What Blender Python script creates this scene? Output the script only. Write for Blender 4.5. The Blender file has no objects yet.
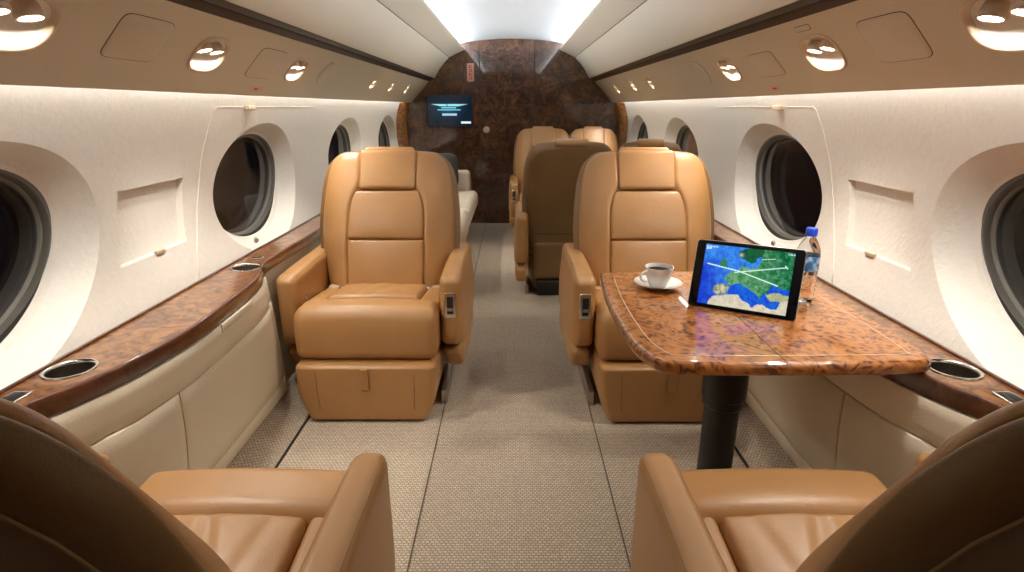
import bpy, math, random
from math import sin, cos, pi, sqrt, atan, tan, radians
from mathutils import Vector, Matrix
random.seed(7)
SC = bpy.context.scene
COL = SC.collection

# ------------------------------------------------------------------ materials
def newmat(name):
    m = bpy.data.materials.new(name); m.use_nodes = True
    nt = m.node_tree; b = nt.nodes['Principled BSDF']
    return m, nt, b
def N(nt, t, **kw):
    n = nt.nodes.new(t)
    for k, v in kw.items():
        if k in n.inputs: n.inputs[k].default_value = v
        else: setattr(n, k, v)
    return n
def L(nt, a, b): nt.links.new(a, b)
def ramp(nt, fac, stops):
    r = nt.nodes.new('ShaderNodeValToRGB'); e = r.color_ramp.elements
    while len(e) < len(stops): e.new(.5)
    for i, (p, c) in enumerate(stops):
        e[i].position = p; e[i].color = (c[0], c[1], c[2], 1)
    L(nt, fac, r.inputs[0]); return r
def coords(nt, scale=(1, 1, 1)):
    tc = nt.nodes.new('ShaderNodeTexCoord'); mp = nt.nodes.new('ShaderNodeMapping')
    mp.inputs['Scale'].default_value = scale
    L(nt, tc.outputs['Object'], mp.inputs[0]); return mp.outputs[0]
def bump(nt, b, h, strength, dist=.002):
    n = N(nt, 'ShaderNodeBump', Strength=strength, Distance=dist)
    L(nt, h, n.inputs['Height']); L(nt, n.outputs[0], b.inputs['Normal'])
def plain(name, c, rough=.5, metal=0, coat=0, spec=.5):
    m, nt, b = newmat(name)
    nz = N(nt, 'ShaderNodeTexNoise', Scale=35.0, Detail=3.0); L(nt, coords(nt), nz.inputs['Vector'])
    r = ramp(nt, nz.outputs[0], [(0.3, [x * .96 for x in c]), (.7, [min(1, x * 1.04) for x in c])])
    L(nt, r.outputs[0], b.inputs['Base Color'])
    b.inputs['Roughness'].default_value = rough; b.inputs['Metallic'].default_value = metal
    b.inputs['Coat Weight'].default_value = coat; b.inputs['Specular IOR Level'].default_value = spec
    return m
def emit(name, c, s):
    m, nt, b = newmat(name)
    b.inputs['Base Color'].default_value = (*c, 1)
    b.inputs['Emission Color'].default_value = (*c, 1); b.inputs['Emission Strength'].default_value = s
    return m
def leather(name, c1, c2, rough=.4):
    m, nt, b = newmat(name); co = coords(nt)
    n1 = N(nt, 'ShaderNodeTexNoise', Scale=6.0, Detail=4.0); L(nt, co, n1.inputs['Vector'])
    r = ramp(nt, n1.outputs[0], [(.3, c1), (.7, c2)]); L(nt, r.outputs[0], b.inputs['Base Color'])
    v = N(nt, 'ShaderNodeTexVoronoi', Scale=420.0); L(nt, co, v.inputs['Vector'])
    n2 = N(nt, 'ShaderNodeTexNoise', Scale=28.0, Detail=5.0); L(nt, co, n2.inputs['Vector'])
    a = N(nt, 'ShaderNodeMath', operation='MULTIPLY_ADD'); L(nt, v.outputs[0], a.inputs[0]); a.inputs[1].default_value = .25
    L(nt, n2.outputs[0], a.inputs[2]); bump(nt, b, a.outputs[0], .35, .0025)
    b.inputs['Roughness'].default_value = rough
    b.inputs['Coat Weight'].default_value = .12; b.inputs['Coat Roughness'].default_value = .35
    return m
def burl(name, stops, scale=9.0, rough=.3, coat=1.0, crough=.04, spots=.6, vs=6.5, vr_=(.06, .42)):
    m, nt, b = newmat(name); co = coords(nt)
    w = N(nt, 'ShaderNodeTexNoise', Scale=scale * .6, Detail=3.0, Distortion=1.2); L(nt, co, w.inputs['Vector'])
    mx = N(nt, 'ShaderNodeVectorMath', operation='MULTIPLY_ADD'); L(nt, w.outputs['Color'], mx.inputs[0])
    mx.inputs[1].default_value = (.16, .16, .16); L(nt, co, mx.inputs[2])
    n = N(nt, 'ShaderNodeTexNoise', Scale=scale * 2.4, Detail=7.0, Roughness=.62, Distortion=1.6); L(nt, mx.outputs[0], n.inputs['Vector'])
    v = N(nt, 'ShaderNodeTexVoronoi', Scale=scale * vs); L(nt, mx.outputs[0], v.inputs['Vector'])
    vr = ramp(nt, v.outputs['Distance'], [(vr_[0], (0, 0, 0)), (vr_[1], (1, 1, 1))])
    ma = N(nt, 'ShaderNodeMath', operation='MULTIPLY_ADD'); L(nt, vr.outputs[0], ma.inputs[0]); ma.inputs[1].default_value = spots * .3
    L(nt, n.outputs[0], ma.inputs[2])
    r = ramp(nt, ma.outputs[0], stops); L(nt, r.outputs[0], b.inputs['Base Color'])
    b.inputs['Roughness'].default_value = rough; b.inputs['Coat Weight'].default_value = coat
    b.inputs['Coat Roughness'].default_value = crough; b.inputs['Specular IOR Level'].default_value = .25
    return m
M = {}
M['leather'] = leather('tan_leather', (.37, .190, .066), (.43, .225, .082))
M['shell'] = leather('brown_leather', (.19, .102, .036), (.225, .122, .045), .45)
M['stitch'] = plain('brown_stitching', (.26, .145, .06), .6)
M['seamline'] = plain('carpet_seam', (.13, .10, .07), .8)
M['grey_leather'] = leather('cream_divan_leather', (.60, .53, .42), (.68, .60, .48), .5)
M['table_wood'] = burl('table_burl', [(.44, (.045, .014, .005)), (.56, (.125, .038, .010)), (.67, (.27, .090, .021)), (.92, (.46, .185, .048))], 9, spots=1.15, vs=6.0, vr_=(.10, .62))
M['ledge_wood'] = burl('ledge_burl', [(.34, (.030, .010, .004)), (.48, (.11, .040, .013)), (.62, (.24, .098, .030)), (.85, (.36, .17, .055))], 7, coat=.8, crough=.12, spots=.3)
M['edge_wood'] = burl('edge_wood', [(.3, (.022, .007, .004)), (.55, (.075, .022, .009)), (.8, (.13, .040, .014))], 6, crough=.1)
M['wall_wood'] = burl('bulkhead_burl', [(.40, (.007, .0025, .001)), (.54, (.035, .011, .0035)), (.68, (.085, .030, .009)), (.88, (.15, .062, .020))], 4.5, rough=.45, coat=1.0, crough=.012, spots=.4)
M['band_wood'] = burl('band_wood', [(.3, (.012, .005, .003)), (.7, (.034, .012, .005))], 6, rough=.55, coat=0)
M['bronze'] = plain('dark_bronze_rail', (.035, .026, .015), .5, 0, 0, .3)
M['cream'] = plain('cream_wall_vinyl', (.78, .71, .60), .55)
def textured(name, c, scale, strength, rough):
    m, nt, b = newmat(name); co = coords(nt)
    n = N(nt, 'ShaderNodeTexNoise', Scale=scale, Detail=5.0, Distortion=.6); L(nt, co, n.inputs['Vector'])
    r = ramp(nt, n.outputs[0], [(.3, [x * .97 for x in c]), (.7, [min(1, x * 1.03) for x in c])]); L(nt, r.outputs[0], b.inputs['Base Color'])
    bump(nt, b, n.outputs[0], strength, .002); b.inputs['Roughness'].default_value = rough
    return m
M['wall'] = textured('textured_wall_covering', (.755, .72, .655), 60, .8, .6)
M['bin'] = textured('overhead_panel_fabric', (.76, .68, .55), 250, .15, .65)
M['psu'] = textured('service_panel_finish', (.60, .53, .41), 200, .12, .45)
M['ceiling'] = textured('ceiling_white', (.86, .87, .88), 150, .08, .7)
M['cabinet'] = textured('side_panel_leather', (.80, .73, .58), 180, .2, .5)
M['gap'] = plain('dark_gap', (.03, .024, .018), .9)
M['chrome'] = plain('brushed_chrome', (.72, .70, .66), .22, 1)
M['steel'] = plain('satin_steel', (.45, .42, .38), .33, 1)
M['welldark'] = plain('dark_steel_well', (.22, .19, .16), .35, 1)
M['black'] = plain('satin_black', (.012, .011, .010), .38)
M['bezel'] = plain('light_bezel_tan', (.60, .47, .34), .35)
M['bowl'] = plain('light_bowl_white', (.92, .88, .82), .35)
M['ring'] = plain('window_ring_grey', (.20, .19, .165), .4)
M['ringdark'] = plain('window_seal_dark', (.10, .092, .078), .35)
M['china'] = plain('white_china', (.88, .88, .86), .12, 0, .6)
M['coffee'] = plain('black_coffee', (.014, .005, .002), .7, spec=.1)
M['cap'] = plain('blue_cap_plastic', (.01, .06, .62), .35)
M['placard'] = plain('pink_placard', (.70, .42, .36), .5)
M['redink'] = plain('red_ink', (.45, .05, .03), .5)
M['pillow'] = textured('grey_pillow_cloth', (.028, .030, .026), 300, .5, .9)
M['blacktab'] = plain('tablet_black_glass', (.004, .004, .005), .06)
M['inlay'] = plain('pale_inlay', (.66, .50, .34), .2, 0, .8)
M['beige_tab'] = plain('beige_tab', (.62, .50, .34), .45)
M['seatbelt'] = plain('tan_belt', (.45, .32, .20), .6)
M['led_cool'] = emit('cool_white_led', (.80, .91, 1.0), 150)
M['led_warm'] = emit('warm_white_led', (1.0, .98, .95), 16)
M['lens'] = emit('lamp_lens', (1.0, .90, .78), 220)
def glassy(name, tint, gl=1.5):
    m = bpy.data.materials.new(name); m.use_nodes = True; nt = m.node_tree; nt.nodes.clear()
    o = nt.nodes.new('ShaderNodeOutputMaterial'); mx = nt.nodes.new('ShaderNodeMixShader')
    t = nt.nodes.new('ShaderNodeBsdfTransparent'); t.inputs[0].default_value = (*tint, 1)
    g = nt.nodes.new('ShaderNodeBsdfGlossy'); g.inputs['Roughness'].default_value = .04
    lw = nt.nodes.new('ShaderNodeLayerWeight'); lw.inputs[0].default_value = .5
    pw = N(nt, 'ShaderNodeMath', operation='POWER'); L(nt, lw.outputs['Facing'], pw.inputs[0]); pw.inputs[1].default_value = 4.0
    f = N(nt, 'ShaderNodeMath', operation='MULTIPLY_ADD'); L(nt, pw.outputs[0], f.inputs[0]); f.inputs[1].default_value = .6; f.inputs[2].default_value = gl
    L(nt, f.outputs[0], mx.inputs[0]); L(nt, t.outputs[0], mx.inputs[1]); L(nt, g.outputs[0], mx.inputs[2]); L(nt, mx.outputs[0], o.inputs[0])
    return m
M['pane'] = glassy('smoked_window_glass', (.5, .5, .53), .07)
m, nt, b = newmat('clear_plastic'); b.inputs['Transmission Weight'].default_value = 1; b.inputs['Roughness'].default_value = .02; b.inputs['IOR'].default_value = 1.2
b.inputs['Base Color'].default_value = (.97, .98, 1, 1); nz = N(nt, 'ShaderNodeTexNoise', Scale=30.0); L(nt, coords(nt), nz.inputs['Vector']); bump(nt, b, nz.outputs[0], .3)
M['pet'] = m
m, nt, b = newmat('bottle_label')
co = coords(nt, (1, 1, 1)); sx = nt.nodes.new('ShaderNodeSeparateXYZ'); L(nt, co, sx.inputs[0])
n = N(nt, 'ShaderNodeTexNoise', Scale=45.0, Detail=1.0); L(nt, co, n.inputs['Vector'])
r = ramp(nt, n.outputs[0], [(.45, (.03, .13, .33)), (.52, (.10, .26, .48)), (.60, (.35, .55, .72)), (.68, (.6, .30, .42))])
L(nt, r.outputs[0], b.inputs['Base Color']); b.inputs['Roughness'].default_value = .4
M['label'] = m
def screenmat(name, s):
    m, nt, b = newmat(name); a = nt.nodes.new('ShaderNodeVertexColor'); a.layer_name = 'Col'
    b.inputs['Base Color'].default_value = (0, 0, 0, 1); b.inputs['Roughness'].default_value = .08
    L(nt, a.outputs[0], b.inputs['Emission Color']); b.inputs['Emission Strength'].default_value = s; return m
M['screen'] = screenmat('tablet_screen', 1.0)
M['tvscreen'] = screenmat('monitor_screen', 1.0)
# carpet: woven loops in rows
m, nt, b = newmat('woven_carpet'); co = coords(nt)
br = N(nt, 'ShaderNodeTexBrick', Scale=1.0); br.inputs['Brick Width'].default_value = .013; br.inputs['Row Height'].default_value = .009
br.inputs['Mortar Size'].default_value = .0020; br.inputs['Mortar Smooth'].default_value = .6; br.inputs['Bias'].default_value = 0
br.inputs['Color1'].default_value = (.70, .605, .485, 1); br.inputs['Color2'].default_value = (.58, .49, .385, 1); br.inputs['Mortar'].default_value = (.34, .28, .21, 1)
L(nt, co, br.inputs['Vector'])
nn = N(nt, 'ShaderNodeTexNoise', Scale=160.0, Detail=3.0); L(nt, co, nn.inputs['Vector'])
mx = nt.nodes.new('ShaderNodeMixRGB'); mx.blend_type = 'MULTIPLY'; mx.inputs[0].default_value = .6
rr = ramp(nt, nn.outputs[0], [(.3, (.62, .62, .62)), (.7, (1.25, 1.22, 1.2))]); L(nt, br.outputs[0], mx.inputs[1]); L(nt, rr.outputs[0], mx.inputs[2])
L(nt, mx.outputs[0], b.inputs['Base Color']); b.inputs['Roughness'].default_value = .95
sub = N(nt, 'ShaderNodeMath', operation='SUBTRACT'); sub.inputs[0].default_value = 1; L(nt, br.outputs['Fac'], sub.inputs[1]); bump(nt, b, sub.outputs[0], .8, .003)
b.inputs['Specular IOR Level'].default_value = .1
M['carpet'] = m

# ------------------------------------------------------------------ mesh helpers
def mesh(name, V, F, mat, smooth=True):
    me = bpy.data.meshes.new(name); me.from_pydata([tuple(v) for v in V], [], F)
    mats = mat if isinstance(mat, (list, tuple)) else [mat]
    for q in mats: me.materials.append(q if not isinstance(q, str) else M[q])
    me.validate()
    if smooth:
        me.polygons.foreach_set('use_smooth', [True] * len(me.polygons))
        if smooth is not True: me.set_sharp_from_angle(angle=radians(smooth))
    me.update(); return me
def obj(name, me, parent=None, loc=(0, 0, 0), rot=(0, 0, 0)):
    o = bpy.data.objects.new(name, me); COL.objects.link(o)
    o.location = loc; o.rotation_euler = rot
    if parent: o.parent = parent
    return o
def tag(o, label=None, cat=None, group=None, kind=None):
    if label: o['label'] = label
    if cat: o['category'] = cat
    if group: o['group'] = group
    if kind: o['kind'] = kind
    return o
def empty(name, loc=(0, 0, 0), rz=0):
    o = bpy.data.objects.new(name, None); COL.objects.link(o); o.location = loc; o.rotation_euler = (0, 0, rz)
    o.empty_display_size = .1; return o
def copy_tree(o, parent=None):
    c = o.copy(); COL.objects.link(c)
    if parent: c.parent = parent
    for ch in list(o.children): copy_tree(ch, c)
    return c
def join(parts):
    V = []; F = []
    for v, f in parts:
        k = len(V); V += list(v); F += [tuple(i + k for i in q) for q in f]
    return V, F
def axis(h, r, n, m):
    c = h - r; A = []
    for i in range(n): A.append(-c - r * tan(pi / 4 * (1 - i / n)))
    for i in range(m + 1): A.append(-c + 2 * c * i / m if c > 1e-9 else 0)
    if c <= 1e-9: A = A[:n + 1]
    for i in range(1, n + 1): A.append(c + r * tan(pi / 4 * i / n))
    return A
def rbox(h, r, c=(0, 0, 0), n=4, m=4, fn=None):
    """rounded box, half sizes h, edge radii r (number or 3), deformed by fn"""
    if not isinstance(r, (tuple, list)): r = (r, r, r)
    r = [min(r[i], h[i]) for i in range(3)]
    if not isinstance(m, (tuple, list)): m = (m, m, m)
    A = [axis(h[i], r[i], n, m[i]) for i in range(3)]
    V = []; F = []; key = {}
    def vid(p):
        q = [max(-(h[i] - r[i]), min(h[i] - r[i], p[i])) for i in range(3)]
        d = [(p[i] - q[i]) / r[i] for i in range(3)]; l = sqrt(sum(x * x for x in d)) or 1
        w = [q[i] + r[i] * d[i] / l for i in range(3)]
        k = tuple(round(x, 6) for x in w)
        if k not in key: key[k] = len(V); V.append(w)
        return key[k]
    for ax in range(3):
        a, b = (ax + 1) % 3, (ax + 2) % 3
        for s in (-1, 1):
            g = []
            for i in A[a]:
                row = []
                for j in A[b]:
                    p = [0, 0, 0]; p[ax] = s * h[ax]; p[a] = i; p[b] = j; row.append(vid(p))
                g.append(row)
            for i in range(len(g) - 1):
                for j in range(len(g[0]) - 1):
                    q = (g[i][j], g[i + 1][j], g[i + 1][j + 1], g[i][j + 1])
                    q = tuple(dict.fromkeys(q))
                    if len(q) > 2: F.append(q if s > 0 else q[::-1])
    O = []
    for w in V:
        p = (w[0] + c[0], w[1] + c[1], w[2] + c[2])
        O.append(fn(*p) if fn else p)
    return O, F
def tube(P, r, n=8, closed=False, flat=1.0):
    P = [Vector(p) for p in P]; V = []; F = []; K = len(P)
    for i, p in enumerate(P):
        a = P[(i - 1) % K] if (closed or i > 0) else p; b = P[(i + 1) % K] if (closed or i < K - 1) else p
        t = (b - a).normalized(); u = t.cross(Vector((0, 0, 1)))
        if u.length < .05: u = t.cross(Vector((1, 0, 0)))
        u.normalize(); w = u.cross(t).normalized()
        for k in range(n):
            an = 2 * pi * k / n; V.append(p + u * cos(an) * r + w * sin(an) * r * flat)
    for i in range(K if closed else K - 1):
        for k in range(n):
            a = i * n + k; b = i * n + (k + 1) % n; c = ((i + 1) % K) * n + (k + 1) % n; d = ((i + 1) % K) * n + k
            F.append((a, b, c, d))
    if not closed:
        F.append(tuple(range(n))[::-1]); F.append(tuple(range((K - 1) * n, K * n)))
    return V, F
def lathe(prof, n=32, c=(0, 0, 0), cap=True):
    V = []; F = []
    for (r, z) in prof:
        for k in range(n): V.append((c[0] + r * cos(2 * pi * k / n), c[1] + r * sin(2 * pi * k / n), c[2] + z))
    for i in range(len(prof) - 1):
        for k in range(n): F.append((i * n + k, i * n + (k + 1) % n, (i + 1) * n + (k + 1) % n, (i + 1) * n + k))
    if cap and prof[0][0] > 1e-5: F.append(tuple(range(n))[::-1])
    if cap and prof[-1][0] > 1e-5: F.append(tuple(range((len(prof) - 1) * n, len(prof) * n)))
    return V, F
def interp(T, x):
    if x <= T[0][0]: return T[0][1]
    if x >= T[-1][0]: return T[-1][1]
    for i in range(len(T) - 1):
        if T[i][0] <= x <= T[i + 1][0]:
            x0, y0 = T[i]; x1, y1 = T[i + 1]
            xm, ym = T[i - 1] if i > 0 else (2 * x0 - x1, 2 * y0 - y1)
            xp, yp = T[i + 2] if i + 2 < len(T) else (2 * x1 - x0, 2 * y1 - y0)
            m0 = (y1 - ym) / (x1 - xm) * (x1 - x0); m1 = (yp - y0) / (xp - x0) * (x1 - x0)
            t = (x - x0) / (x1 - x0); t2 = t * t; t3 = t2 * t
            return (2 * t3 - 3 * t2 + 1) * y0 + (t3 - 2 * t2 + t) * m0 + (-2 * t3 + 3 * t2) * y1 + (t3 - t2) * m1
def sstep(a, b, x):
    t = max(0, min(1, (x - a) / (b - a))); return t * t * (3 - 2 * t)
def grid(fn, us, vs, flip=False):
    V = [fn(u, v) for u in us for v in vs]; F = []; n = len(vs)
    for i in range(len(us) - 1):
        for j in range(n - 1):
            q = (i * n + j, (i + 1) * n + j, (i + 1) * n + j + 1, i * n + j + 1); F.append(q[::-1] if flip else q)
    return V, F
def lin(a, b, n): return [a + (b - a) * i / n for i in range(n + 1)]
def slab(fn, u0, u1, v0, v1, th, nu=12, nv=4, r=.004):
    """thick panel on a surface fn(u,v,offset); offset>0 is towards the room"""
    us = lin(u0, u1, nu); vs = lin(v0, v1, nv)
    us = [u0, u0 + r] + us[1:-1] + [u1 - r, u1]; vs2 = [v0, v0 + r] + vs[1:-1] + [v1 - r, v1]
    V = []; F = []
    for i, u in enumerate(us):
        for j, v in enumerate(vs2):
            e = (i in (0, len(us) - 1)) or (j in (0, len(vs2) - 1)); V.append(fn(u, v, th - (.45 * r if e else 0)))
    n = len(vs2)
    for i in range(len(us) - 1):
        for j in range(n - 1): F.append((i * n + j, (i + 1) * n + j, (i + 1) * n + j + 1, i * n + j + 1))
    ring = [(i, 0) for i in range(len(us))] + [(len(us) - 1, j) for j in range(1, n)] + [(i, n - 1) for i in range(len(us) - 2, -1, -1)] + [(0, j) for j in range(n - 2, 0, -1)]
    k = len(V)
    for (i, j) in ring: V.append(fn(us[i], vs2[j], 0))
    for a in range(len(ring)):
        b = (a + 1) % len(ring); ia = ring[a][0] * n + ring[a][1]; ib = ring[b][0] * n + ring[b][1]
        F.append((ia, k + a, k + b, ib))
    return V, F
def extrude_poly(P, z0, z1):
    n = len(P); V = [(x, y, z0) for x, y in P] + [(x, y, z1) for x, y in P]
    F = [tuple(range(n))[::-1], tuple(range(n, 2 * n))] + [(i, (i + 1) % n, n + (i + 1) % n, n + i) for i in range(n)]
    return V, F
def recalc(me):
    import bmesh
    b = bmesh.new(); b.from_mesh(me); bmesh.ops.recalc_face_normals(b, faces=b.faces); b.to_mesh(me); b.free(); return me

Y0, Y1 = -.75, 5.75
# ------------------------------------------------------------------ wall profile and shell
WP = [(.30, .96), (.45, .985), (.6, 1.035), (.7, 1.075), (.8, 1.102), (.9, 1.114), (1.0, 1.113), (1.1, 1.097), (1.2, 1.062), (1.28, 1.03)]
def W(z): return interp(WP, z)
ZL, ZT = .50, 1.24
def shear(y, z): return y + .5 * (z - .83) * (1 - sstep(4.0, 5.5, y)) * sstep(-.72, .45, y)   # the wall frames lean forward
WZ, HA, HB = .830, .324, .203        # window hole
OA, OB = .408, .252                  # flare outer
def hole_bay(pos, c, ha, hb, a0, a1, b0, b1, rings, K=96, p=2.0):
    """polar patch: rings=[(scale 0..1 between hole and flare edge, depth)], then out to the rectangle"""
    V = []; F = []
    def se(t, A, B):
        ct, st = cos(t), sin(t); e = 2 / p
        return A * math.copysign(abs(ct) ** e, ct), B * math.copysign(abs(st) ** e, st)
    R = []
    for (A, B, d) in rings:
        row = []
        for k in range(K):
            x, z = se(2 * pi * k / K, A, B); row.append(len(V)); V.append(pos(c[0] + x, c[1] + z, d))
        R.append(row)
    A, B, d = rings[-1]
    # rectangle boundary: same angles, pushed to the border (corners snapped)
    ang = []
    for k in range(K):
        x, z = se(2 * pi * k / K, A, B)
        sx = ((a1 - c[0]) / x if x > 1e-9 else (a0 - c[0]) / x if x < -1e-9 else 1e9)
        sz = ((b1 - c[1]) / z if z > 1e-9 else (b0 - c[1]) / z if z < -1e-9 else 1e9)
        s = min(sx, sz); ang.append([x * s, z * s])
    for (cx, cz) in [(a0 - c[0], b0 - c[1]), (a1 - c[0], b0 - c[1]), (a0 - c[0], b1 - c[1]), (a1 - c[0], b1 - c[1])]:
        i = min(range(K), key=lambda i: (ang[i][0] - cx) ** 2 + (ang[i][1] - cz) ** 2); ang[i] = [cx, cz]
    T = 6
    for s in range(1, T + 1):
        row = []
        for k in range(K):
            x, z = se(2 * pi * k / K, A, B); t = s / T
            row.append(len(V)); V.append(pos(c[0] + x + (ang[k][0] - x) * t, c[1] + z + (ang[k][1] - z) * t, 0 if s else d))
        R.append(row)
    for i in range(len(R) - 1):
        for k in range(K): F.append((R[i][k], R[i][(k + 1) % K], R[i + 1][(k + 1) % K], R[i + 1][k]))
    return V, F
WRINGS = [(HA, HB, .072), (HA + .004, HB + .003, .064), (HA + .018, HB + .011, .060)]
for i in range(1, 9):
    t = i / 8; WRINGS.append((HA + .02 + (OA - HA - .02) * t, HB + .012 + (OB - HB - .012) * t, .060 * (1 - t) ** 1.05))
WINY = {-1: [1.068, 2.482, 3.85, 5.2], 1: [1.040, 2.405, 3.80, 5.1]}
SHADEY = {-1: (1.53, 1.875), 1: (1.51, 1.83)}
nwin = 0
for side, sname in ((-1, 'left'), (1, 'right')):
    parts = []
    def pos(y, z, d, side=side): return (side * (W(z) + d), shear(y, z), z)
    y = Y0; zs = lin(ZL, ZT, 20)
    for k, wy in enumerate(WINY[side]):
        a0, a1 = wy - .455, wy + .455
        if k == 3: a1 = min(a1, 5.72)
        if k == 1:                                       # strip with the recessed shade panel
            s0, s1 = SHADEY[side]; q0, q1 = .725, .922
            for (ya, yb, za, zb, nz) in [(y, s0, ZL, ZT, 20), (s1, a0, ZL, ZT, 20), (s0, s1, ZL, q0, 8), (s0, s1, q1, ZT, 8)]:
                parts.append(grid(lambda u, v: pos(u, v, 0), lin(ya, yb, 6), lin(za, zb, nz)))
            dp = .022
            parts.append(grid(lambda u, v: pos(u, v, dp), lin(s0, s1, 6), lin(q0, q1, 8)))
            for (u0, u1, v0, v1) in [(s0, s1, q0, q0), (s0, s1, q1, q1), (s0, s0, q0, q1), (s1, s1, q0, q1)]:
                us = lin(u0, u1, 6) if u0 != u1 else lin(v0, v1, 8)
                parts.append(grid((lambda u, v: pos(u, v0, v)) if u0 != u1 else (lambda u, v: pos(u0, u, v)), us, [0, dp]))
        else:
            parts.append(grid(lambda u, v: pos(u, v, 0), lin(y, a0, 6), zs))
        parts.append(hole_bay(pos, (wy, WZ), HA, HB, a0, a1, ZL, ZT, WRINGS)); y = a1
        for e in (a0, a1):                               # backing under the joints
            if e < Y1 - .04: parts.append(grid(lambda u, v: pos(u, v, .0012), [e - .022, e, e + .022], lin(ZL, ZT, 60)))
    if y < Y1: parts.append(grid(lambda u, v: pos(u, v, 0), lin(y, Y1, 3), zs))
    # lower wall behind the furniture and the top return above the light cove
    parts.append(grid(lambda u, v: pos(u, v, 0), lin(Y0, Y1, 6), lin(.30, ZL, 4)))
    parts.append(grid(lambda u, v: (side * v, u, 0), lin(Y0, Y1, 6), [.955, .96]))
    parts.append(grid(lambda u, v: (side * (.955 + .005 * v / .3), u, v), lin(Y0, Y1, 6), lin(0, .30, 3)))
    V, F = join(parts); me = recalc(mesh('wall', V, F, 'wall', 18))
    wall = tag(obj('wall_' + sname, me), 'cream textured cabin wall with round window recesses, %s side' % sname, kind='structure')
    # raised seam of the removable panel round the second window, with latch tabs
    def seam(pts, r=.0022):
        return tube([pos(a, b, -.0005) for a, b in pts], r, 6)
    def seam(pts, r=.0022):
        return tube([(side * (W(b) - .0010), a, b) for a, b in pts], r, 6)
    x0 = 0 if side < 0 else -.045
    pts = [(a + x0, b) for a, b in [(1.775, .608), (1.815, .65), (1.862, .70), (1.915, .76), (1.960, .822), (2.000, .88), (2.035, .942), (2.062, .99), (2.088, 1.033), (2.112, 1.085), (2.130, 1.125), (2.137, 1.140), (2.146, 1.147), (2.16, 1.149), (2.22, 1.15)] + [(y_, 1.15) for y_ in lin(2.4, 3.17, 5)]]
    V, F = seam(pts); o = obj('panel_seam', mesh('seam', V, F, 'cream'), wall)
    for (ty, tz) in ((2.405 if side < 0 else 2.37, 1.150),):
        V, F = rbox((.012, .03, .009), .004, (side * (W(tz) - .008), ty, tz - .003)); obj('latch_tab', mesh('latch', V, F, 'beige_tab'), wall)
    s0, s1 = SHADEY[side]; V, F = rbox((.006, .022, .006), .003, (side * (W(.727) - .002), shear((s0 + s1) / 2 + .02, .727), .727)); obj('panel_pull_tab', mesh('pulltab', V, F, 'beige_tab'), wall)
    V, F = lathe([(0, .006), (.007, .006), (.010, .003), (.012, 0), (.012, -.004)], 20)
    o = obj('panel_knob', mesh('knob', V, F, 'steel'), wall); o.location = (side * (W(.625) - .001), (2.235 if side < 0 else 2.185), .632); o.rotation_euler = (0, -side * pi / 2, 0)
    # windows
    for wy in WINY[side]:
        nwin += 1
        K = 64; w = tag(empty('window_%d' % nwin, (0, 0, 0)), 'oval cabin window with dark night glass, %s wall' % sname, kind='structure')
        def ringm(specs):
            V = []; F = []
            for (A, B, d) in specs:
                for k in range(K):
                    t = 2 * pi * k / K; z = WZ + B * sin(t); V.append((side * (W(z) * .55 + W(WZ) * .45 + d), shear(wy + A * cos(t), z), z))
            for i in range(len(specs) - 1):
                for k in range(K): F.append((i * K + k, i * K + (k + 1) % K, (i + 1) * K + (k + 1) % K, (i + 1) * K + k))
            return V, F
        V, F = ringm([(HA + .03, HB + .03, .085), (HA + .03, HB + .03, .066), (HA + .003, HB + .003, .066), (HA - .004, HB - .003, .063), (HA - .007, HB - .006, .068), (HA - .008, HB - .007, .090)])
        obj('window_ring', recalc(mesh('wring', V, F, 'ringdark', 40)), w)
        V, F = ringm([(HA - .006, HB - .005, .080), (HA - .012, HB - .010, .081), (HA - .014, HB - .012, .085), (HA - .014, HB - .012, .10), (HA - .021, HB - .018, .101), (HA - .024, HB - .021, .107), (HA - .024, HB - .021, .14)])
        obj('inner_frame', recalc(mesh('wring2', V, F, 'ring', 40)), w)
        for (d, s) in ((.089, .013), (.125, .023)):
            V = []; F = []
            for k in range(K):
                t = 2 * pi * k / K; z = WZ + (HB - s * .85) * sin(t); V.append((side * (W(z) * .55 + W(WZ) * .45 + d), shear(wy + (HA - s) * cos(t), z), z))
            V.append((side * (W(WZ) + d), wy, WZ)); F = [(k, (k + 1) % K, K) for k in range(K)]
            obj('pane', recalc(mesh('pane', V, F, 'pane')), w)

# floor, carpet ramps, seat-track strips
V, F = rbox((.98, (Y1 - Y0) / 2, .02), .002, (0, (Y0 + Y1) / 2, -.02), 1, (8, 20, 1)); tag(obj('floor', mesh('floor', V, F, 'carpet', 40)), 'beige woven carpet floor', kind='structure')
for i, s in enumerate((-1, 1)):
    us = lin(Y0, Y1 - .02, 10)
    V, F = grid(lambda u, v: (s * (.795 + .125 * v), u, .004 + .078 * v ** 1.3), us, lin(0, 1, 8))
    V2, F2 = grid(lambda u, v: (s * .92, u, v), us, [0, .082])
    V, F = join([(V, F), (V2, F2)]); tag(obj('trim_%d' % (i + 1), recalc(mesh('ramp', V, F, 'carpet', 60))), 'carpeted ramp along the foot of the side cabinets', kind='structure')
    V, F = rbox((.004, (Y1 - Y0) / 2 - .02, .003), .001, (s * .789, (Y0 + Y1) / 2, .0025), 1, 1); tag(obj('trim_%d' % (i + 3), mesh('gapline', V, F, 'gap')), 'dark seam between floor and carpet ramp', kind='structure')
for i, x in enumerate((-.272, .31)):
    V, F = rbox((.0022, (Y1 - Y0) / 2 - .02, .0015), .001, (x, (Y0 + Y1) / 2, .0015), 1, 1); tag(obj('trim_%d' % (i + 5), mesh('track', V, F, 'seamline')), 'thin seat track seam along the aisle carpet', kind='structure')

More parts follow.
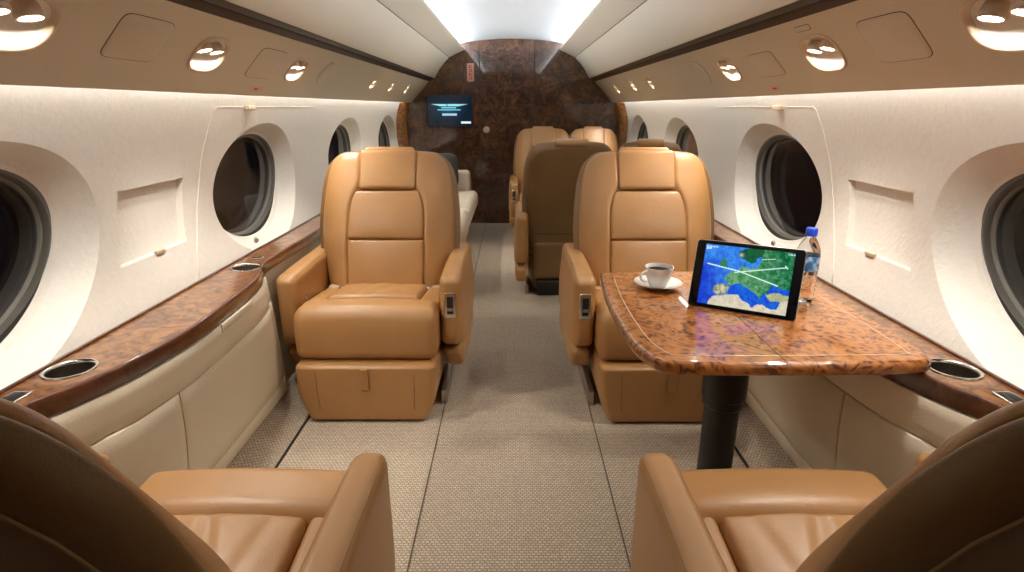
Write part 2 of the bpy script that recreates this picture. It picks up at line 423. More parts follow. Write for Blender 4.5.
# ceiling centre, overhead bin panels, rails, service panels
def ceilz(x): return 1.766 - .17 * x * x
V, F = grid(lambda u, v: (v, u, ceilz(v)), lin(Y0, Y1, 4), lin(-.60, .60, 24)); tag(obj('ceiling', recalc(mesh('ceiling', V, F, 'ceiling'))), 'white curved centre ceiling between light coves', kind='structure')
binP = [(.480, 1.684), (.470, 1.686), (.458, 1.684), (.452, 1.677), (.455, 1.668), (.475, 1.658), (.52, 1.638), (.56, 1.620), (.5965, 1.6025)]
binQ = [(.600, 1.6003), (.65, 1.552), (.69, 1.503), (.72, 1.458), (.740, 1.422), (.745, 1.4145), (.752, 1.413), (.757, 1.418)]
PSU0, PSU1 = (.80, 1.385), (.978, 1.193)
PL = sqrt((PSU1[0] - PSU0[0]) ** 2 + (PSU1[1] - PSU0[1]) ** 2)
pdx, pdz = (PSU1[0] - PSU0[0]) / PL, (PSU1[1] - PSU0[1]) / PL       # along slope
LIGHTS = {-1: [(1.085, 1.03), (1.765, .95), (2.46, .9), (3.80, .62), (4.36, .62), (4.98, .62)], 1: [(1.09, 1.03), (1.72, 1), (2.44, .9), (3.80, .62), (4.33, .62), (5.0, .62)]}
LB = .47 * PL
def strip(P, side, name, matn, label, num, thick=.004, ya=Y0, yb=Y1):
    us = lin(ya, yb, 4); V = []; F = []
    for u in us:
        for (x, z) in P: V.append((side * x, u, z))
    n = len(P)
    for i in range(len(us) - 1):
        for j in range(n - 1): F.append((i * n + j, (i + 1) * n + j, (i + 1) * n + j + 1, i * n + j + 1))
    return tag(obj(name, recalc(mesh(name, V, F, matn, 35))), label, kind='structure')
tn = 7
for side, sname in ((-1, 'left'), (1, 'right')):
    strip(binP, side, 'trim_%d' % tn, 'bin', 'cream edge moulding below the ceiling light cove, %s' % sname, 0)
    strip(binQ, side, 'trim_%d' % (tn + 1), 'bin', 'cream overhead locker panel, %s' % sname, 0)
    strip([(.5965, 1.6025), (.599, 1.606), (.6015, 1.603), (.6, 1.6003)], side, 'trim_%d' % (tn + 2), 'gap', 'dark seam in overhead panels, %s' % sname, 0)
    strip([(.760, 1.409), (.764, 1.425), (.768, 1.412), (.745, 1.4135), (.748, 1.411), (.764, 1.4045), (.770, 1.403), (.7705, 1.412), (.772, 1.42)], side, 'trim_%d' % (tn + 3), 'bronze', 'dark bronze rail under the overhead panels, %s' % sname, 0)
    strip([(.772, 1.42), (.7725, 1.404), (.775, 1.4005), (.785, 1.394), (.796, 1.3875), (.802, 1.384), (.806, 1.384)], side, 'trim_%d' % (tn + 4), 'band_wood', 'dark wood strip along the %s service panel' % sname, 0)
    tn += 5
    # service panel with light openings
    def pp(y, b, d, side=side):   # d>0 recess (away from the room)
        return (side * (PSU0[0] + pdx * b - pdz * d), y, PSU0[1] + pdz * b + pdx * d)
    parts = []; y = Y0
    for (ly, sc) in LIGHTS[side]:
        a0, a1 = ly - .115, ly + .115
        parts.append(grid(lambda u, v: pp(u, v, 0), lin(y, a0, 4), lin(0, PL, 4)))
        A, B = .090 * sc * (1 if sc > .7 else .9), .056 * (sc + (.05 if sc > .7 else .15))
        parts.append(hole_bay(pp, (ly, LB), A, B, a0, a1, 0, PL, [(A, B, .003), (A + .003, B + .003, 0), (A + .006, B + .006, 0)], 72, 2.7)); y = a1
    parts.append(grid(lambda u, v: pp(u, v, 0), lin(y, Y1, 4), lin(0, PL, 4)))
    # rounded lip at the lower edge, turned up into the cove
    lip = [(0, 0), (.003, -.002), (.006, -.002), (.008, 0), (.008, .02), (.010, .04)]
    parts.append(grid(lambda u, v: (side * (PSU1[0] + lip[int(v)][0]), u, PSU1[1] + lip[int(v)][1]), lin(Y0, Y1, 4), [0, 1, 2, 3, 4, 5]))
    parts.append(grid(lambda u, v: (side * v, u, 1.232), lin(Y0, Y1, 4), [.988, 1.07]))
    V, F = join(parts); tag(obj('trim_%d' % tn, recalc(mesh('service', V, F, 'psu', 40))), 'taupe overhead service panel with reading lights, %s' % sname, kind='structure'); tn += 1

# LED strips in the coves
def ledbar(name, x, z, ang, w, ya, yb, matn, label, grp):
    root = tag(empty(name, (x, (ya + yb) / 2, z)), label, 'light strip', grp)
    root.rotation_euler = (0, ang, 0); h = (yb - ya) / 2
    V, F = rbox((w * .75, h, .002), .0008, (0, 0, .003), 1, 1); obj('housing', mesh('ledh', V, F, 'ceiling', 40), root)
    V, F = rbox((w / 2, h - .01, .001), .0006, (0, 0, 0), 1, 1); obj('diffuser', mesh('led', V, F, matn, 40), root)
    return root
for side, sname in ((-1, 'left'), (1, 'right')):
    ledbar('cove_light_strip', side * .540, 1.697, pi - side * radians(48), .020, .95, Y1 - .01, 'led_cool', 'white light strip hidden in the ceiling cove, %s of the aisle' % sname, None)
    ledbar('wall_light_strip', side * 1.018, 1.223, 0, .018, Y0 + .02, Y1 - .02, 'led_warm', 'bright light strip washing the top of the %s window wall' % sname, None)

# ------------------------------------------------------------------ reading lights and service panel items
WPM = {}
def frame_mat(side, y, b, d=0):
    o = Vector((side * (PSU0[0] + pdx * b - pdz * d), y, PSU0[1] + pdz * b + pdx * d))
    ex = Vector((0, 1, 0)); ey = Vector((side * pdx, 0, pdz)); ez = ex.cross(ey)
    inward = Vector((side * pdz, 0, -pdx))      # towards the room
    if ez.dot(inward) < 0: ex = -ex; ez = ex.cross(ey)
    m = Matrix((ex, ey, ez)).transposed().to_4x4(); m.translation = o; return m
def se_ring(A, B, z, K=48, p=2.7):
    R = []
    for k in range(K):
        t = 2 * pi * k / K; c_, s_ = cos(t), sin(t); R.append((A * math.copysign(abs(c_) ** (2 / p), c_), B * math.copysign(abs(s_) ** (2 / p), s_), z))
    return R
def loft(rings, cap=True):
    V = []; F = []; K = len(rings[0])
    for r in rings: V += r
    for i in range(len(rings) - 1):
        for k in range(K): F.append((i * K + k, i * K + (k + 1) % K, (i + 1) * K + (k + 1) % K, (i + 1) * K + k))
    if cap: F.append(tuple(range((len(rings) - 1) * K, len(rings) * K)))
    return V, F
def make_light(side, y, sc, label, grp):
    root = tag(empty('reading_light'), label, 'ceiling light', grp)
    root.matrix_world = frame_mat(side, y, LB)
    A, B = .090 * sc * (1 if sc > .7 else .9) - .001, .056 * (sc + (.05 if sc > .7 else .15)) - .001
    V, F = loft([se_ring(A - .002, B - .002, -.012), se_ring(A, B, -.003), se_ring(A + .0085, B + .0085, .0005), se_ring(A + .0075, B + .0075, .003), se_ring(A + .001, B + .001, .004), se_ring(A - .004, B - .004, .001), se_ring(A - .006, B - .006, -.008)], False)
    obj('bezel', recalc(mesh('bezel', V, F, 'bezel')), root)
    rings = []
    for i in range(7):
        t = i / 6; k = cos(t * pi / 2 * .9); rings.append([(x * k + 0, yy * k, -.006 - .036 * sin(t * pi / 2)) for (x, yy, _) in se_ring(A - .004, B - .004, 0)])
    V, F = loft(rings); obj('bowl', recalc(mesh('bowl', V, F, 'bowl')), root)
    for k, dx in enumerate((-.4, .4)):
        if sc < .7 and k: break
        px = dx * A if sc > .7 else 0; r = .019 * sc if sc > .7 else .014
        t = obj('lamp', recalc(mesh('lamp', *lathe([(r * 1.0, -.03), (r * 1.25, -.012), (r * 1.25, -.004), (r * 1.05, -.001), (r, -.004), (r * .9, -.009)], 24), 'bezel')), root)
        t.location = (px, -.16 * B, 0); t.rotation_euler = (radians(-34), 0, 0)
        e = obj('lens', mesh('lens', *lathe([(0, -.0035), (r * .5, -.004), (r * .9, -.0065), (r * .9, -.009)], 24), 'lens'), t)
    return root
pos_words = ['nearest the camera', 'second from the camera', 'third from the camera', 'fourth from the camera', 'fifth from the camera', 'farthest, next to the wood bulkhead']
for side, sname in ((-1, 'left'), (1, 'right')):
    for i, (ly, sc) in enumerate(LIGHTS[side]):
        make_light(side, ly, sc, 'recessed reading light in the %s overhead panel, %s' % (sname, pos_words[i]), 'recessed reading lights')
        l = bpy.data.lights.new('reading_spot', 'SPOT'); l.energy = 15 if sc > .7 else 10; l.color = (1, .93, .83); l.spot_size = radians(105); l.spot_blend = .8; l.shadow_soft_size = .03
        lo = bpy.data.objects.new('reading_spot', l); COL.objects.link(lo)
        m = frame_mat(side, ly, LB, -.012); lo.location = m.translation
        d = Vector((-side * .22, 0, -1)); lo.rotation_euler = d.to_track_quat('-Z', 'Y').to_euler()
    # access panels, oval vents, placards
    def plate(name, y0, y1, t0, t1, label, cat, p=7, matn='psu', th=.0018, skew=.0, gap=True):
        yc, b = (y0 + y1) / 2, (t0 + t1) / 2 * PL; A, B = (y1 - y0) / 2, (t1 - t0) / 2 * PL
        root = tag(empty(name), label, cat); root.matrix_world = frame_mat(side, yc, b)
        if gap:
            V, F = loft([se_ring(A + .0013, B + .0013, 0, p=p), se_ring(A + .0013, B + .0013, .0006, p=p)]); obj('gasket', recalc(mesh('gasket', V, F, 'gap', 40)), root)
        V, F = loft([se_ring(A, B, 0, p=p), se_ring(A, B, th * .6, p=p), se_ring(A - .0015, B - .0015, th, p=p)]); obj('cover', recalc(mesh('cover', V, F, matn, 40)), root)
        return root
    if side < 0:
        A_ = [(1.335, 1.53, .20, .66), (2.05, 2.27, .22, .70)]; O_ = (2.75, 2.87); P_ = [(2.18, 2.28, .84, .93)]
    else:
        A_ = [(1.31, 1.50, .20, .68), (2.0, 2.20, .30, .68)]; O_ = (2.70, 2.82); P_ = [(2.13, 2.22, .84, .93), (1.69, 1.77, .09, .15)]
    for i, a in enumerate(A_): plate('access_panel', *a, 'square taupe access panel in the %s overhead, %s' % (sname, ['nearer one', 'farther one'][i]), 'access panel', 7)
    plate('vent_cover', O_[0], O_[1], .2, .66, 'oval taupe cover in the %s overhead panel' % sname, 'cover', 2)
    for i, a in enumerate(P_):
        o = plate('placard', *a, 'tiny %s placard on the %s overhead panel%s' % (('pink' if i == 0 else 'beige'), sname, ['', ' above the second reading light'][i]), 'sign', 8, 'placard' if i == 0 else 'psu', .0012, 0, i == 1)
        if i == 0:
            V, F = rbox((.016, .004, .0004), .0003, (.012 * side * -1, 0, .0014), 1, 1); obj('red_mark', mesh('ink', V, F, 'redink'), o)

# ------------------------------------------------------------------ bulkheads
prof = [(0, 1.765)] + [(x, ceilz(x)) for x in (.1, .2, .3, .4, .5)] + [(.60, 1.615), (.70, 1.52), (.77, 1.42), (.81, 1.40), (.99, 1.2), (1.04, 1.23), (1.10, 1.10), (1.12, .95), (1.11, .8), (1.06, .62), (1.0, .45), (.98, .3), (.98, 0)]
def bulk(y, th, hole=None):
    P = [(x, z) for x, z in prof] + [(-x, z) for x, z in prof[::-1][:-1]]
    n = len(P); V = [(x, y, z) for x, z in P] + [(x, y + th, z) for x, z in P]
    F = [tuple(range(n)), tuple(range(n, 2 * n))[::-1]] + [(i, (i + 1) % n, n + (i + 1) % n, n + i) for i in range(n)]
    return V, F
tag(obj('wall_back', recalc(mesh('bulkhead', *bulk(Y1, .04), 'wall_wood', 30))), 'glossy burl wood bulkhead at the cabin end', kind='structure')
tag(obj('wall_front', recalc(mesh('bulkhead2', *bulk(Y0 - .04, .04), 'wall_wood', 30))), 'wood bulkhead behind the viewer', kind='structure')
# door leaf proud of the bulkhead
yb = Y1 - .001
door = tag(empty('door_1', (-.05, Y1, 0)), 'burl wood cabin door in the bulkhead centre', kind='structure')
P = [(-.258, .012)] + [(.258, .012)] + [(x, ceilz(x - .05) - .012) for x in lin(.258, -.258, 12)]
V = [(x, -.006, z) for x, z in P] + [(x, 0, z) for x, z in P]; n = len(P)
obj('door_leaf', recalc(mesh('leaf', V, [tuple(range(n)), tuple(range(n, 2 * n))[::-1]] + [(i, (i + 1) % n, n + (i + 1) % n, n + i) for i in range(n)], 'wall_wood', 30)), door)
for s in (-1, 1):
    V, F = rbox((.0045, .004, .86), .001, (s * .264, -.002, .87), 1, 1); obj('door_gap', mesh('dgap', V, F, 'gap'), door)
V, F = lathe([(0, .012), (.022, .011), (.031, .006), (.033, 0)], 28); o = obj('door_handle', mesh('dknob', V, F, 'beige_tab'), door, (-.203, -.006, .936), (pi / 2, 0, 0))
# curved wood jambs where the walls meet the bulkhead
for i, side in enumerate((-1, 1)):
    V, F = grid(lambda u, v: (side * (W(v) + .002 - .085 * sin(u * pi / 2)), Y1 - .02 - .13 * cos(u * pi / 2), v), lin(0, 1, 8), lin(.3, 1.19, 14))
    tag(obj('trim_%d' % (tn), recalc(mesh('jamb', V, F, 'ledge_wood'))), 'curved wood jamb between %s wall and bulkhead' % ['left', 'right'][i], kind='structure'); tn += 1
# exit placard
ex = tag(empty('exit_placard', (-.399, Y1, 1.466)), 'narrow pink placard with red lettering high on the bulkhead', 'sign')
V, F = rbox((.034, .003, .083), (.01, .002, .01), (0, -.003, 0), 3, 1); obj('plate', mesh('exitp', V, F, 'placard', 40), ex)
parts = []
for k in range(4):
    z = .052 - k * .035
    parts.append(rbox((.014, .001, .004), .0008, (0, -.0065, z + .008), 1, 1)); parts.append(rbox((.014, .001, .003), .0008, (0, -.0065, z - .008), 1, 1)); parts.append(rbox((.004, .001, .011), .0008, (.01 if k % 2 else -.01, -.0065, z), 1, 1))
obj('red_lettering', mesh('ink2', *join(parts), 'redink'), ex)
# screens
def screen_mesh(w, h, nx, ny, colf, matn, name):
    V = []; F = []; C = []
    for j in range(ny + 1):
        for i in range(nx + 1):
            V.append((-w / 2 + w * i / nx, 0, h / 2 - h * j / ny)); C.append(colf(i / nx, j / ny))
    for j in range(ny):
        for i in range(nx): a = j * (nx + 1) + i; F.append((a, a + nx + 1, a + nx + 2, a + 1))
    me = mesh(name, V, F, matn, False)
    at = me.color_attributes.new('Col', 'FLOAT_COLOR', 'POINT')
    at.data.foreach_set('color', [c for q in C for c in (q[0], q[1], q[2], 1)])
    return me
def s2l(r, g, b): return tuple((x / 255 / 12.92 if x < 10 else ((x / 255 + .055) / 1.055) ** 2.4) for x in (r, g, b))
def tvcol(u, v):
    x, y = 60 + 630 * u, 88 + 432 * v
    if 214 <= y <= 245 and 110 + (y - 214) * 4.5 <= x <= 625 - (y - 214) * 4.5: return s2l(150, 225, 235) if not 325 < x < 340 else s2l(60, 130, 150)
    if 257 <= y <= 273 and 250 <= x <= 460: return s2l(120, 225, 235)
    if 287 <= y <= 303 and 200 <= x <= 525: return s2l(110, 205, 220)
    if 347 <= y <= 374 and 260 <= x <= 468: return s2l(165, 205, 225)
    if 460 <= y <= 488 and 530 <= x <= 668: return s2l(220, 235, 245)
    g = math.exp(-((x - 350) / 170) ** 2 - ((y - 300) / 90) ** 2)
    return s2l(14 + 4 * g, 28 + 40 * g, 42 + 50 * g)
tv = tag(empty('wall_monitor', (-.603, Y1, 1.117)), 'flat screen monitor showing a cyan emblem on the wood bulkhead', 'monitor')
V, F = rbox((.222, .014, .150), (.006, .005, .006), (0, -.014, 0), 2, 1); obj('housing', mesh('tvbox', V, F, 'black', 40), tv)
o = obj('screen', screen_mesh(.43, .285, 130, 88, tvcol, 'tvscreen', 'tvscr'), tv, (0, -.0288, 0))

# ------------------------------------------------------------------ side ledges and cabinets
LE = [(-.8, .94), (.5, .945), (.94, .942), (1.04, .900), (1.13, .868), (1.25, .845), (1.38, .832), (1.55, .838), (1.70, .845), (1.80, .856), (1.88, .874), (1.95, .900), (2.03, .916), (2.15, .917), (2.63, .908), (5.8, .908)]
def le(y):
    return interp(LE, y)
CX = .90
for side, sname in ((-1, 'left'), (1, 'right')):
    YE = 3.15 if side < 0 else 3.0
    root = tag(empty('side_ledge', (side * .96, 1.5, .58)), 'glossy burl wood side ledge under the %s windows' % sname, 'ledge', 'side ledges')
    root_inv = Vector((-side * .96, -1.5, -.58))
    def R(V): return [Vector(v) + root_inv for v in V]
    holes = [(1.113, .968, .047), (1.935 if side < 0 else 1.93, .955, .047)]
    # top: grid with circular holes via dense strips
    ys = lin(Y0 + .01, .9, 4) + lin(.92, 2.2, 44)[1:] + lin(2.2, YE, 16)[1:]
    edge = [(0, .602, 0), (-.004, .6016, 0), (-.0065, .600, 1), (-.008, .597, 1), (-.009, .590, 1), (-.010, .562, 1), (-.007, .558, 1), (.03, .558, 1)]
    def wl(y): return 1.031
    yh0, yh1 = [(h[0] - .062, h[0] + .062) for h in holes]
    secs = [y for y in ys if not (yh0[0] < y < yh0[1] or yh1[0] < y < yh1[1])]
    parts = []
    def top(y, t): e = le(y) + .012; return (side * (e + (wl(y) - e) * t), y, .602)
    segs = [(Y0 + .01, yh0[0]), (yh0[1], yh1[0]), (yh1[1], YE)]
    for (a, b) in segs: parts.append(grid(top, lin(a, b, max(4, int((b - a) / .03))), lin(0, 1, 4)))
    for (hy, hx, hr), (a, b) in zip(holes, (yh0, yh1)):
        K = 48; R0 = []; R1 = []
        for k in range(K):
            t = 2 * pi * k / K; cy, cx = cos(t), sin(t); R0.append((side * (hx + hr * cx), hy + hr * cy, .602))
            sy = ((b - hy) / cy if cy > 1e-6 else (a - hy) / cy if cy < -1e-6 else 9)
            best = sy
            for it in range(40):
                s_ = sy * (it + 1) / 40 if sy < 9 else .2 * (it + 1) / 40
                X = hx + s_ * cx; Yy = hy + s_ * cy
                if X > wl(Yy) or X < le(Yy) + .012: best = s_; break
            s_ = best; X = min(wl(hy), max(le(max(a, min(b, hy + s_ * cy))) + .012, hx + s_ * cx)); R1.append((side * X, max(a, min(b, hy + s_ * cy)), .602))
        for (yy, ff) in ((a, 0), (a, 1), (b, 0), (b, 1)):
            X, Y_, _ = top(yy, ff); i = min(range(K), key=lambda i: (R1[i][0] - X) ** 2 + (R1[i][1] - Y_) ** 2); R1[i] = (X, Y_, .602)
        parts.append(loft([R0, R1], False))
    ysd = lin(Y0 + .01, .9, 4) + lin(.9, 2.2, 60)[1:] + lin(2.2, YE, 12)[1:]
    V, F = join(parts); obj('top_panel', recalc(mesh('ledgetop', R(V), F, 'ledge_wood', 40)), root)
    def ed(y, k):
        dx, z, _ = edge[int(k)]; return (side * (le(y) + .012 + dx * 1.0), y, z)
    V, F = grid(ed, ysd, list(range(len(edge)))); obj('edge_moulding', recalc(mesh('ledgeedge', R(V), F, 'edge_wood', 60)), root)
    # narrow back lip
    V, F = rbox((.004, (YE - Y0) / 2 - .02, .0035), .001, (side * 1.026, (YE + Y0) / 2, .6045), 1, 1); obj('back_strip', mesh('lip', R(V), F, 'edge_wood'), root)
    for (hy, hx, hr) in holes:
        V, F = lathe([(.002, -.075), (hr - .008, -.075), (hr - .004, -.068), (hr - .002, .0005)], 40, (side * hx, hy, .602), False); V = R(V)
        ch = obj('cup_holder', recalc(mesh('cup', V, F, 'welldark', 50)), root)
        V, F = lathe([(hr - .0025, -.004), (hr - .002, .001), (hr + .001, .0035), (hr + .005, .003), (hr + .006, .0003)], 40, (side * hx, hy, .602), False); V = R(V)
        obj('rim', recalc(mesh('cuprim', V, F, 'chrome', 50)), ch)
    # chrome switch plate nearest the viewer, catches on the narrow part
    V, F = rbox((.020, .036, .003), (.006, .006, .002), (side * .982, .972, .6045), 2, 1); sw = obj('switch_plate', mesh('swp', R(V), F, 'chrome', 40), root)
    V, F = rbox((.012, .026, .002), .001, (side * .982, .972, .6075), 2, 1); obj('switch_insert', mesh('swi', R(V), F, 'black', 40), sw)
    V, F = rbox((.022, .012, .003), (.004, .004, .002), (side * .965, 2.055, .6045), 2, 1); obj('catch', mesh('ctc', R(V), F, 'chrome', 40), root)
    # cabinet
    cab = tag(empty('side_cabinet', (side * .92, 1.5, .075)), 'cream leather side cabinet below the %s ledge' % sname, 'cabinet', 'side cabinets')
    inv = Vector((-side * .92, -1.5, -.075))
    def xf(y, s):
        xt = le(y) + .014; return xt + (CX - xt) * s + .018 * sin(pi * s) * -1 * (1 if xt < .9 else .3)
    def S(y, s, d): return (side * (xf(y, s) - d), y, .556 - (.556 - .080) * s)
    def RC(V): return [Vector(v) + inv for v in V]
    ye = 1.985
    V, F = join([grid(lambda u, v: S(u, v, 0) if v >= 0 else S(u, 0, 0), lin(Y0 + .02, ye, 50), lin(0, 1, 8)), grid(lambda u, v: (side * (xf(ye, v) + (.98 - xf(ye, v)) * u), ye, .556 - .476 * v), lin(0, 1, 3), lin(0, 1, 8))])
    obj('body', recalc(mesh('cabbody', RC(V), F, 'gap', 50)), cab)
    for (a, b) in ((Y0 + .02, .35), (.353, ye)):
        V, F = slab(S, a, b, 0.004, .195, .012, 34, 3); obj('top_rail', recalc(mesh('rail', RC(V), F, 'cabinet', 50)), cab)
    for (a, b) in ((Y0 + .02, .35), (.354, 1.268), (1.272, ye)):
        V, F = slab(S, a, b, .202, .862, .012, 30, 8); d = obj('door', recalc(mesh('cdoor', RC(V), F, 'cabinet', 50)), cab)
    V, F = slab(S, Y0 + .02, ye, .869, .995, .012, 50, 2); obj('kick_panel', recalc(mesh('kick', RC(V), F, 'cabinet', 50)), cab)
    V, F = slab(lambda y, s, d: S(y, s, d + .012), 1.50, 1.72, .004, .055, .004, 8, 2, .002); obj('latch', recalc(mesh('clatch', RC(V), F, 'cabinet', 50)), cab)
    V, F = grid(lambda u, v: (side * (xf(ye, v) - .012 + (.99 - xf(ye, v)) * sin(u * pi / 2)), ye + .03 * (1 - cos(u * pi / 2)) * 0 + .012 * sin(u * pi / 2), .556 - .476 * v), lin(0, 1, 6), lin(0, 1, 8)); obj('end_panel', recalc(mesh('cend', RC(V), F, 'cabinet', 50)), cab)
    # plain lower side panel beyond the cabinet
    V, F = slab(lambda y, s, d: (side * (.955 - d), y, .555 - .550 * s), 2.06, 5.70, 0, 1, .010, 10, 2); tag(obj('baseboard_' + sname, recalc(mesh('sidep', V, F, 'cabinet', 50))), 'cream lower side panel behind the seats, %s' % sname, kind='structure')

# ------------------------------------------------------------------ seats
bt = Vector((0, .20, .665)); BL = bt.length; bt.normalize(); bn = Vector((0, -bt.z, bt.y))   # along back, towards the sitter
B0 = Vector((0, .425, .312))
WB = [(-.1, .225), (0, .245), (.15, .280), (.32, .302), (.5, .310), (.68, .304), (.82, .293), (.93, .275), (1.0, .262), (1.1, .25)]
def bp(x, v, d, scale=True):
    """x nominal (.28 = edge), v 0..1 along back, d towards sitter"""
    k = interp(WB, v) / .28 if scale else 1
    droop = .018 * abs(x / .28) ** 3 * sstep(.55, 1.0, v) if scale else 0
    if d > -.05: d = -.05 + (d + .05) * (1 - .62 * sstep(.40, 1.0, v)) * (1 - (.60 * min(1, abs(x / .28)) ** 4 if scale else 0))
    p = B0 + bt * (BL * v - droop) + bn * d; p.x = x * k; return p
def make_seat(tall=1.0):
    root = empty('club_seat')
    # foot block
    def f1(x, y, z):
        t = max(0, min(1, (.13 - z) / .12)); return (x * (1 - .15 * t ** 1.6), y, z)
    foot = obj('footrest', mesh('footrest', *rbox((.262, .240, .1165), (.03, .03, .016), (0, .204, .1215), 4, (10, 4, 6), f1), 'leather'), root)
    tab = obj('pull_strap', mesh('tab', *rbox((.014, .004, .044), (.004, .003, .006), (0, -.0405, .185), 2, 2), 'leather'), foot)
    for s in (-1, 1):
        obj('seam', mesh('fseam', *tube([(s * .182, -.0362, .215), (s * .182, -.0362, .13), (s * .178, -.0362, .06)], .0015, 6), 'shell'), foot)
    # cushion : front roll and rear body
    def cz(x, y, z):
        top = sstep(.3, .4, z); z2 = z - top * (.030 * sstep(.12, .5, y)) + top * .012 * (1 - (x / .28) ** 2); return (x, y + .015 * sstep(.34, .432, z) * sstep(.12, .0, y), z2)
    seat = obj('seat_cushion', mesh('roll', *rbox((.268, .084, .100), (.036, .045, .045), (0, .082, .336), 5, (10, 3, 3), cz), 'leather'), root)
    for s in (-1, 1): obj('cushion_side', mesh('csides', *rbox((.044, .155, .085), (.02, .02, .025), (s * .224, .300, .338), 4, (2, 8, 3), cz), 'leather'), seat)
    def ci(x, y, z):
        x2, y2, z2 = cz(x, y, z)
        if z > .38:
            for (x0, k, w, a) in ((.02, .35, .020, .0045), (-.06, .15, .016, .004), (.09, -.2, .018, .0035), (.05, .6, .012, .003)):
                u = (x - x0 - k * (y - .30)) / w; z2 -= a * math.exp(-u * u) * sstep(.48, .30, y) * sstep(.13, .22, y)
            z2 += .006 * (1 - (x / .19) ** 2)
        return (x2, y2, z2)
    obj('seat_insert', mesh('insert', *rbox((.183, .155, .085), (.018, .018, .02), (0, .317, .348), 4, (36, 24, 3), ci), 'leather'), seat)
    # arms
    def fa(s):
        def f(x, y, z):
            out = (x - s * .312) * s > 0
            bul = .012 * sin(pi * max(0, min(1, (y - .10) / .85))) * sstep(.53, .36, z)
            return (x + (s * bul if out else 0), y + .10 * sstep(.30, .12, z) * sstep(.45, .1, y), z - .006 * sstep(.35, .1, y) * sstep(.3, .5, z))
        return f
    for s in (-1, 1):
        arm = obj('armrest', mesh('arm', *rbox((.043, .300, .149), (.028, .050, .030), (s * .312, .395, .396), 4, (3, 14, 8), fa(s)), 'leather'), root)
        obj('lower_fairing', mesh('armlow', *rbox((.040, .285, .056), (.020, .06, .035), (s * .312, .408, .186), 4, (3, 10, 3), lambda x, y, z: (x + (s * .008 if (x - s * .312) * s > 0 else 0) * sin(pi * max(0, min(1, (y - .1) / .85))), y + .06 * sstep(.24, .12, z) * sstep(.45, .05, y), z)), 'leather'), arm)
        for k in (-1, 1):
            pts = [(s * .312 + k * .033, y, .5375 - .006 * sstep(.35, .1, y)) for y in lin(.14, .66, 12)]
            obj('piping', mesh('apipe', *tube(pts, .0012, 6), 'stitch'), arm)
        if s == 1:
            cp = obj('control_panel', mesh('cpan', *rbox((.023, .006, .051), (.006, .003, .006), (s * .312, .098, .430), 3, 2), 'chrome'), arm)
            obj('control_insert', mesh('cins', *rbox((.012, .002, .035), .001, (s * .312, .0925, .430), 2, 2), 'black'), cp)
            obj('switch', mesh('csw', *rbox((.010, .003, .006), .0015, (s * .312, .0905, .414), 2, 1), 'steel'), cp)
        else:
            V, F = lathe([(0, .006), (.005, .006), (.006, .003), (.011, .002), (.012, 0)], 20); o = obj('recline_button', mesh('rbut', V, F, 'chrome'), arm, (s * .269, .19, .43), (0, -s * pi / 2, 0))
    # back
    frame = obj('back_shell', mesh('shell', *rbox((.286, .050, .362), (.075, .045, .08), (0, -.040, .362), 6, (14, 2, 16), lambda x, y, z: bp(x, (z - .02) / .70 * 1.0 - .005, y)), 'shell'), root)
    def cwf(v):
        t = max(0, min(1, (.735 - v) / .20)); return .121 + .042 * sqrt(1 - (1 - t) ** 2)
    def fb(x, d, z):
        v = (z - .02) / .70; cw = cwf(v); u = abs(x) * interp(WB, v) / .28
        dd = d - (.030 * sstep(cw + .009, cw - .006, u) if d > .02 else 0); return bp(x, v, dd)
    bol = obj('backrest', mesh('bolster', *rbox((.264, .056, .350), (.060, .050, .06), (0, .008, .364), 7, (40, 2, 22), fb), 'leather'), root)
    def pan(v0, v1, w0, w1, d0, th, nm, rz=.012, pull=0):
        h = (v1 - v0) / 2 * BL
        def f(x, d, z):
            v = (v0 + v1) / 2 + z / BL; t = (v - v0) / (v1 - v0); w = min(cwf(v), max(w0, w1)) + .002
            return bp(x * w / .15, v, d0 + d + .010 * (1 - (x / .15) ** 2) * (1 - (2 * t - 1) ** 2), False)
        return obj(nm, mesh(nm, *rbox((.15, th, h), (.012, .016, rz), (0, 0, 0), 4, (10, 2, 8), f), 'leather'), bol)
    pan(.05, .415, .160, .163, .030, .030, 'lower_back_panel')
    pan(.418, .728, .163, .122, .030, .030, 'upper_back_panel')
    hr = pan(.738, .990, .121, .121, .012, .060, 'headrest', .018)
    obj('head_roll', mesh('hroll', *rbox((.112, .042, .020), (.02, .02, .018), (0, 0, 0), 4, (6, 3, 1), lambda x, y, z: bp(x, .992 + z / BL, y - .040, False)), 'leather'), frame)
    # rear seam and head roll
    pts = [bp(.258 * q, v, -.0875) for q, v in [(-1, .06), (-1, .3), (-1, .5), (-1, .7), (-1, .82), (-.97, .88), (-.9, .925), (-.78, .95), (-.5, .965), (0, .968), (.5, .965), (.78, .95), (.9, .925), (.97, .88), (1, .82), (1, .7), (1, .5), (1, .3), (1, .06)]]
    obj('rear_seam', mesh('rseam', *tube(pts, .0016, 6), 'stitch'), frame)
    obj('rear_panel_seam', mesh('rseam2', *tube([bp(q, .18, -.0895) for q in lin(-.22, .22, 8)], .002, 6), 'gap'), frame)
    obj('rear_skirt', mesh('skirt', *rbox((.235, .030, .125), (.05, .02, .04), (0, .492, .225), 4, (8, 2, 4), lambda x, y, z: (x, y + .08 * (z - .1), z)), 'shell'), frame)
    # side edge piping between shell and bolster
    # belts, base
    for s in (-1, 1):
        bl = obj('seat_belt', mesh('belt', *rbox((.030, .012, .005), .003, (0, 0, 0), 2, 2), 'seatbelt'), root, (s * .222, .405, .402), (radians(25), 0, s * .5))
        obj('buckle', mesh('buckle', *rbox((.012, .014, .006), .003, (-s * .035, 0, 0), 2, 1), 'chrome'), bl)
